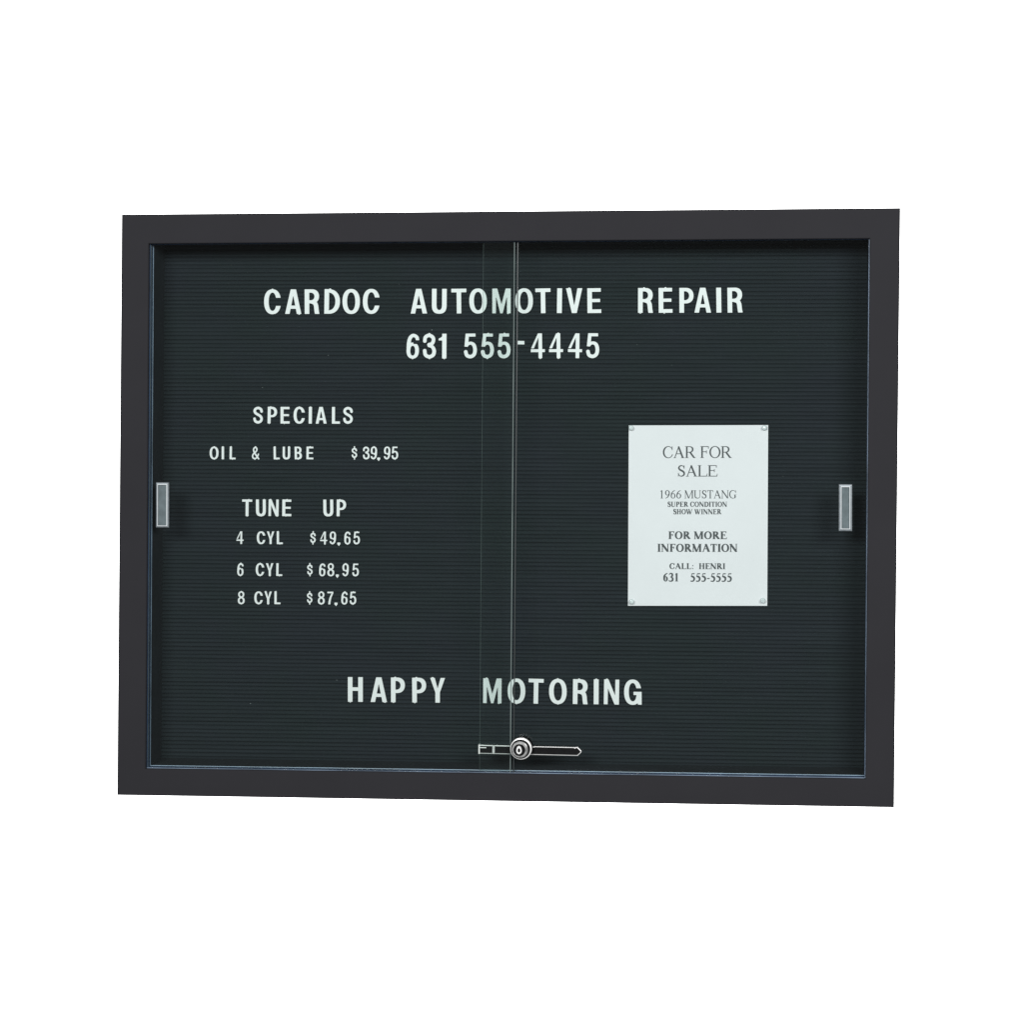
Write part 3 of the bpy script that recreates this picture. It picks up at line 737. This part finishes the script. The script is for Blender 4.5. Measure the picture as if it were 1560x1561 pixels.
# --- roman letters of the notice, light and bold
def serif_glyphs(s, t, e):
    k = 0.042                                         # serif thickness
    def foot(x0, x1, y=0.0, l=e, r=e): return [('+', rect(x0 - l, y, x1 + r, y + k))]
    def head(x0, x1, l=e, r=e): return [('+', rect(x0 - l, 1 - k, x1 + r, 1))]
    def stem(x, wd=s, top=True, bot=True):
        return [('+', rect(x, 0, x + wd, 1))] + (head(x, x + wd) if top else []) + (foot(x, x + wd) if bot else [])
    def oo(w): return [('+', sup(w / 2, 0.5, w / 2, 0.515, 2.05)), ('-', sup(w / 2, 0.5, w / 2 - s, 0.515 - t, 2.0))]
    def cc(w, lo=0.34): return [('+', sup(w / 2 + 0.02, 0.5, w / 2 + 0.02, 0.515, 2.05)), ('-', sup(w / 2 + 0.05, 0.5, w / 2 + 0.05 - s, 0.515 - t, 2.0)),
                                ('-', rect(w * 0.55, lo, w * 1.4, 0.68)), ('-', rect(w * 0.95, -0.1, w * 1.4, 1.1)), ('+', rect(w * 0.95 - t * 0.9, 0.66, w * 0.95, 1.0))]
    G = {}
    x = e
    G['A'] = (1.02, [*band([(0.12, 0.0), (0.50, 1.0)], t * 1.2), *band([(0.46, 0.99), (0.87, 0.0)], s * 1.05), ('+', rect(0.25, 0.33, 0.74, 0.33 + t)), ('+', rect(0.0, 0, 0.27, k)), ('+', rect(0.68, 0, 1.02, k)), ('-', rect(-1, -0.5, 2, 0)), ('-', rect(-1, 1.0, 2, 1.5))])
    G['C'] = (0.93, cc(0.93) + [('+', P_((0.80, 0.17), (0.93, 0.30), (0.93 - t * 0.5, 0.32), (0.74, 0.14)))])
    G['D'] = (1.0, stem(x) + [('+', bowl(x, 0, 1.0, 1, 0.55)), ('-', bowl(x + s, t, 1.0 - s, 1 - t, 0.45)), *head(x, x + s, e, 0), *foot(x, x + s, 0, e, 0)])
    G['E'] = (0.86, stem(x) + [('+', rect(x, 1 - t, 0.80, 1)), ('+', rect(x, 0, 0.84, t)), ('+', rect(x, 0.5, 0.62, 0.5 + t)), ('+', rect(0.80 - t, 0.78, 0.80, 1)), ('+', P_((0.84 - t * 1.4, 0), (0.84, 0), (0.88, 0.25), (0.84, 0.25))), ('+', rect(0.62 - t, 0.38, 0.62, 0.65))])
    G['F'] = (0.80, stem(x) + [('+', rect(x, 1 - t, 0.78, 1)), ('+', rect(x, 0.5, 0.60, 0.5 + t)), ('+', rect(0.78 - t, 0.78, 0.78, 1)), ('+', rect(0.60 - t, 0.38, 0.60, 0.65))])
    G['G'] = (1.02, cc(0.97, 0.30) + [('+', rect(0.80 - s * 0.5, 0.03, 0.80 + s * 0.5, 0.44)), ('+', rect(0.66, 0.42, 1.0, 0.42 + k))])
    G['H'] = (1.04, stem(x) + stem(1.04 - e - s) + [('+', rect(x, 0.48, 1.0 - e, 0.48 + t))])
    G['I'] = (s + 2 * e, stem(x))
    G['L'] = (0.86, stem(x) + [('+', rect(x, 0, 0.84, t)), ('+', P_((0.84 - t * 1.4, 0), (0.84, 0), (0.88, 0.28), (0.84, 0.28)))])
    G['M'] = (1.26, stem(x, t * 1.2, False) + stem(1.26 - e - s, s) + [*band([(x + 0.05, 1.0), (0.60, 0.0)], s), *band([(0.60, 0.02), (1.26 - e - s * 0.7, 1.0)], t * 1.3), ('+', rect(0, 1 - k, x + s, 1)), ('-', rect(-1, -0.5, 3, 0)), ('-', rect(-1, 1.0, 3, 1.5))])
    G['N'] = (1.05, stem(x, t * 1.2, False) + [('+', rect(0.93 - t * 1.2, 0, 0.93, 1)), ('+', rect(0.93 - e - t, 1 - k, 0.93 + e, 1)), *band([(x, 1.0), (0.90, 0.0)], s), ('+', rect(0, 1 - k, x + s, 1)), ('-', rect(-1, -0.5, 3, 0)), ('-', rect(-1, 1.0, 3, 1.5))])
    G['O'] = (1.02, oo(1.02))
    G['P'] = (0.82, stem(x) + [('+', bowl(x, 0.44, 0.80, 1, 0.33)), ('-', bowl(x + s, 0.44 + t, 0.80 - s, 1 - t, 0.24))] + head(x, x + s, e, 0))
    G['R'] = (0.98, stem(x) + [('+', bowl(x, 0.46, 0.78, 1, 0.33)), ('-', bowl(x + s, 0.46 + t, 0.78 - s, 1 - t, 0.24)), *band([(0.46, 0.50), (0.86, 0.0)], s), ('+', rect(0.74, 0, 0.99, k)), ('-', rect(-1, -0.5, 3, 0))] + head(x, x + s, e, 0))
    G['S'] = (0.72, band(curve([(0.60, 0.74), (0.53, 0.90), (0.36, 0.965), (0.19, 0.90), (0.13, 0.75), (0.22, 0.61), (0.38, 0.52), (0.55, 0.41), (0.61, 0.24), (0.53, 0.10), (0.36, 0.035), (0.18, 0.09), (0.09, 0.27)]),
                        [t, t, t * 1.4, s * 0.8, s, s * 1.1, s * 1.1, s * 1.1, s, s * 0.8, t * 1.4, t, t]) + [('+', rect(0.60 - t * 0.4, 0.68, 0.60 + t * 0.5, 1.0)), ('+', rect(0.09 - t * 0.5, 0.0, 0.09 + t * 0.4, 0.32))])
    G['T'] = (0.88, [('+', rect(0.44 - s / 2, 0, 0.44 + s / 2, 1)), *foot(0.44 - s / 2, 0.44 + s / 2), ('+', rect(0.03, 1 - t, 0.85, 1)), ('+', rect(0.03, 0.76, 0.03 + t, 1)), ('+', rect(0.85 - t, 0.76, 0.85, 1))])
    G['U'] = (1.04, [('+', rect(x, 0.30, x + s, 1)), *head(x, x + s), ('+', rect(0.88 - t, 0.30, 0.88 + t * 0.2, 1)), *head(0.88 - t, 0.88, e, e)]
              + band(curve([(x + s / 2, 0.34), (x + s / 2 + 0.04, 0.14), (0.50, 0.03), (0.78, 0.12), (0.88 - t * 0.4, 0.34)]), [s, s * 0.9, t * 1.3, t * 1.1, t * 1.1]))
    G['W'] = (1.44, [*band([(0.12, 1.0), (0.44, 0.0)], s), *band([(0.44, 0.0), (0.72, 0.9)], t * 1.2), *band([(0.60, 1.0), (0.94, 0.0)], s), *band([(0.94, 0.0), (1.28, 1.0)], t * 1.2), ('+', rect(0, 1 - k, 0.32, 1)), ('+', rect(0.48, 1 - k, 0.80, 1)), ('+', rect(1.14, 1 - k, 1.42, 1)), ('-', rect(-1, -0.5, 3, -0.01)), ('-', rect(-1, 1.0, 3, 1.5))])
    G['1'] = (0.75, [('+', rect(0.38 - s / 2, 0, 0.38 + s / 2, 1)), *foot(0.38 - s / 2, 0.38 + s / 2), ('+', P_((0.16, 0.86), (0.36, 1.0), (0.40, 1.0), (0.40, 0.88), (0.18, 0.83)))])
    six_ = [('+', sup(0.375, 0.31, 0.33, 0.325, 2.0)), ('-', sup(0.375, 0.31, 0.33 - s, 0.325 - t, 2.0))] + band(curve([(0.66, 0.985), (0.40, 0.88), (0.18, 0.62), (0.045 + s / 2, 0.32)]), [t * 0.8, t * 1.6, s * 0.9, s]) + [('-', sup(0.375, 0.31, 0.33 - s, 0.325 - t, 2.0))]
    G['6'] = (0.75, six_)
    G['9'] = (0.75, flip(six_, 0.75))
    G['3'] = (0.75, band(curve([(0.10, 0.80), (0.22, 0.95), (0.40, 0.965), (0.54, 0.86), (0.53, 0.68), (0.40, 0.56), (0.26, 0.53)]), [t, t * 1.3, t * 1.6, s, s, t * 1.4, t])
              + band(curve([(0.26, 0.54), (0.46, 0.49), (0.60, 0.34), (0.57, 0.15), (0.38, 0.035), (0.20, 0.04), (0.08, 0.10)]), [t, t * 1.5, s, s, t * 1.5, t * 1.2, t * 1.6]))
    G['5'] = (0.75, [('+', P_((0.28, 1), (0.66, 1), (0.62, 0.87), (0.26, 0.87)))] + band(curve([(0.27, 0.98), (0.15, 0.60)]), t)
              + band(curve([(0.15, 0.61), (0.36, 0.58), (0.54, 0.47), (0.58, 0.30), (0.50, 0.12), (0.32, 0.03), (0.08, 0.06)]), [t * 1.5, s * 0.9, s, s, s * 0.8, t * 1.4, t * 1.5]))
    G[':'] = (0.42, [('+', sup(0.21, 0.09, 0.095, 0.095, 2, 16)), ('+', sup(0.21, 0.58, 0.095, 0.095, 2, 16))])
    G['-'] = (0.50, [('+', rect(0.06, 0.30, 0.44, 0.30 + max(0.09, t * 1.3)))])
    return G
LIGHT = serif_glyphs(0.15, 0.065, 0.095)
BOLD = serif_glyphs(0.265, 0.10, 0.10)
scache = {}
for text, b, x0, x1, z0, z1 in NOTICE:
    G = BOLD if b else LIGHT
    pen = 0.0; loops = []
    for ch in text:
        if ch == ' ': pen += 0.38; continue
        w, ops = G[ch]
        if (b, ch) not in scache: scache[b, ch] = contours(ops, 0.013)
        for l in scache[b, ch]: loops.append(l + np.array([pen, 0]))
        pen += w + 0.03
    pen -= 0.03
    sx, sz = (x1 - x0) / 1000 / pen, (z1 - z0) / 1000
    slope = (0.1242 - 0.1225) / 0.2215
    lp = [np.c_[x0 / 1000 + l[:, 0] * sx, z0 / 1000 + l[:, 1] * sz + (l[:, 0] - pen / 2) * sx * slope] for l in loops]
    me = outline_mesh('printed_line', lp, 0.00004, 0.0)
    link('printed_line', me, 'ink', paper, (0, 0.09852, 0))

# ------------------------------------------------------------------ clear push pins at the notice's corners
for (x, z, lab) in ((0.1929, 0.1187, 'clear push pin at the upper left corner of the paper notice'),
                    (0.4050, 0.1198, 'clear push pin at the upper right corner of the paper notice'),
                    (0.4025, -0.1533, 'clear push pin at the lower right corner of the paper notice'),
                    (0.1945, -0.1577, 'clear push pin at the lower left corner of the paper notice')):
    V, F, MI = lathe(0, 0, [(0.0042, 0.0), (0.0042, -0.0008), (0.0037, -0.0012), (0.0022, -0.0018), (0.0019, -0.0036), (0.0022, -0.0050),
                            (0.0034, -0.0058), (0.0036, -0.0064), (0.0032, -0.0070), (0.0024, -0.0072)], 28)
    me = mesh('push_pin', V, F, smooth=True)
    o = link('push_pin', me, 'pin', None, (x, 0.0978, z))
    o.rotation_euler = (math.radians(rnd.uniform(-6, 6)), 0, math.radians(rnd.uniform(-6, 6)))
    tag(o, lab, 'push pin', 'clear push pins holding the notice')
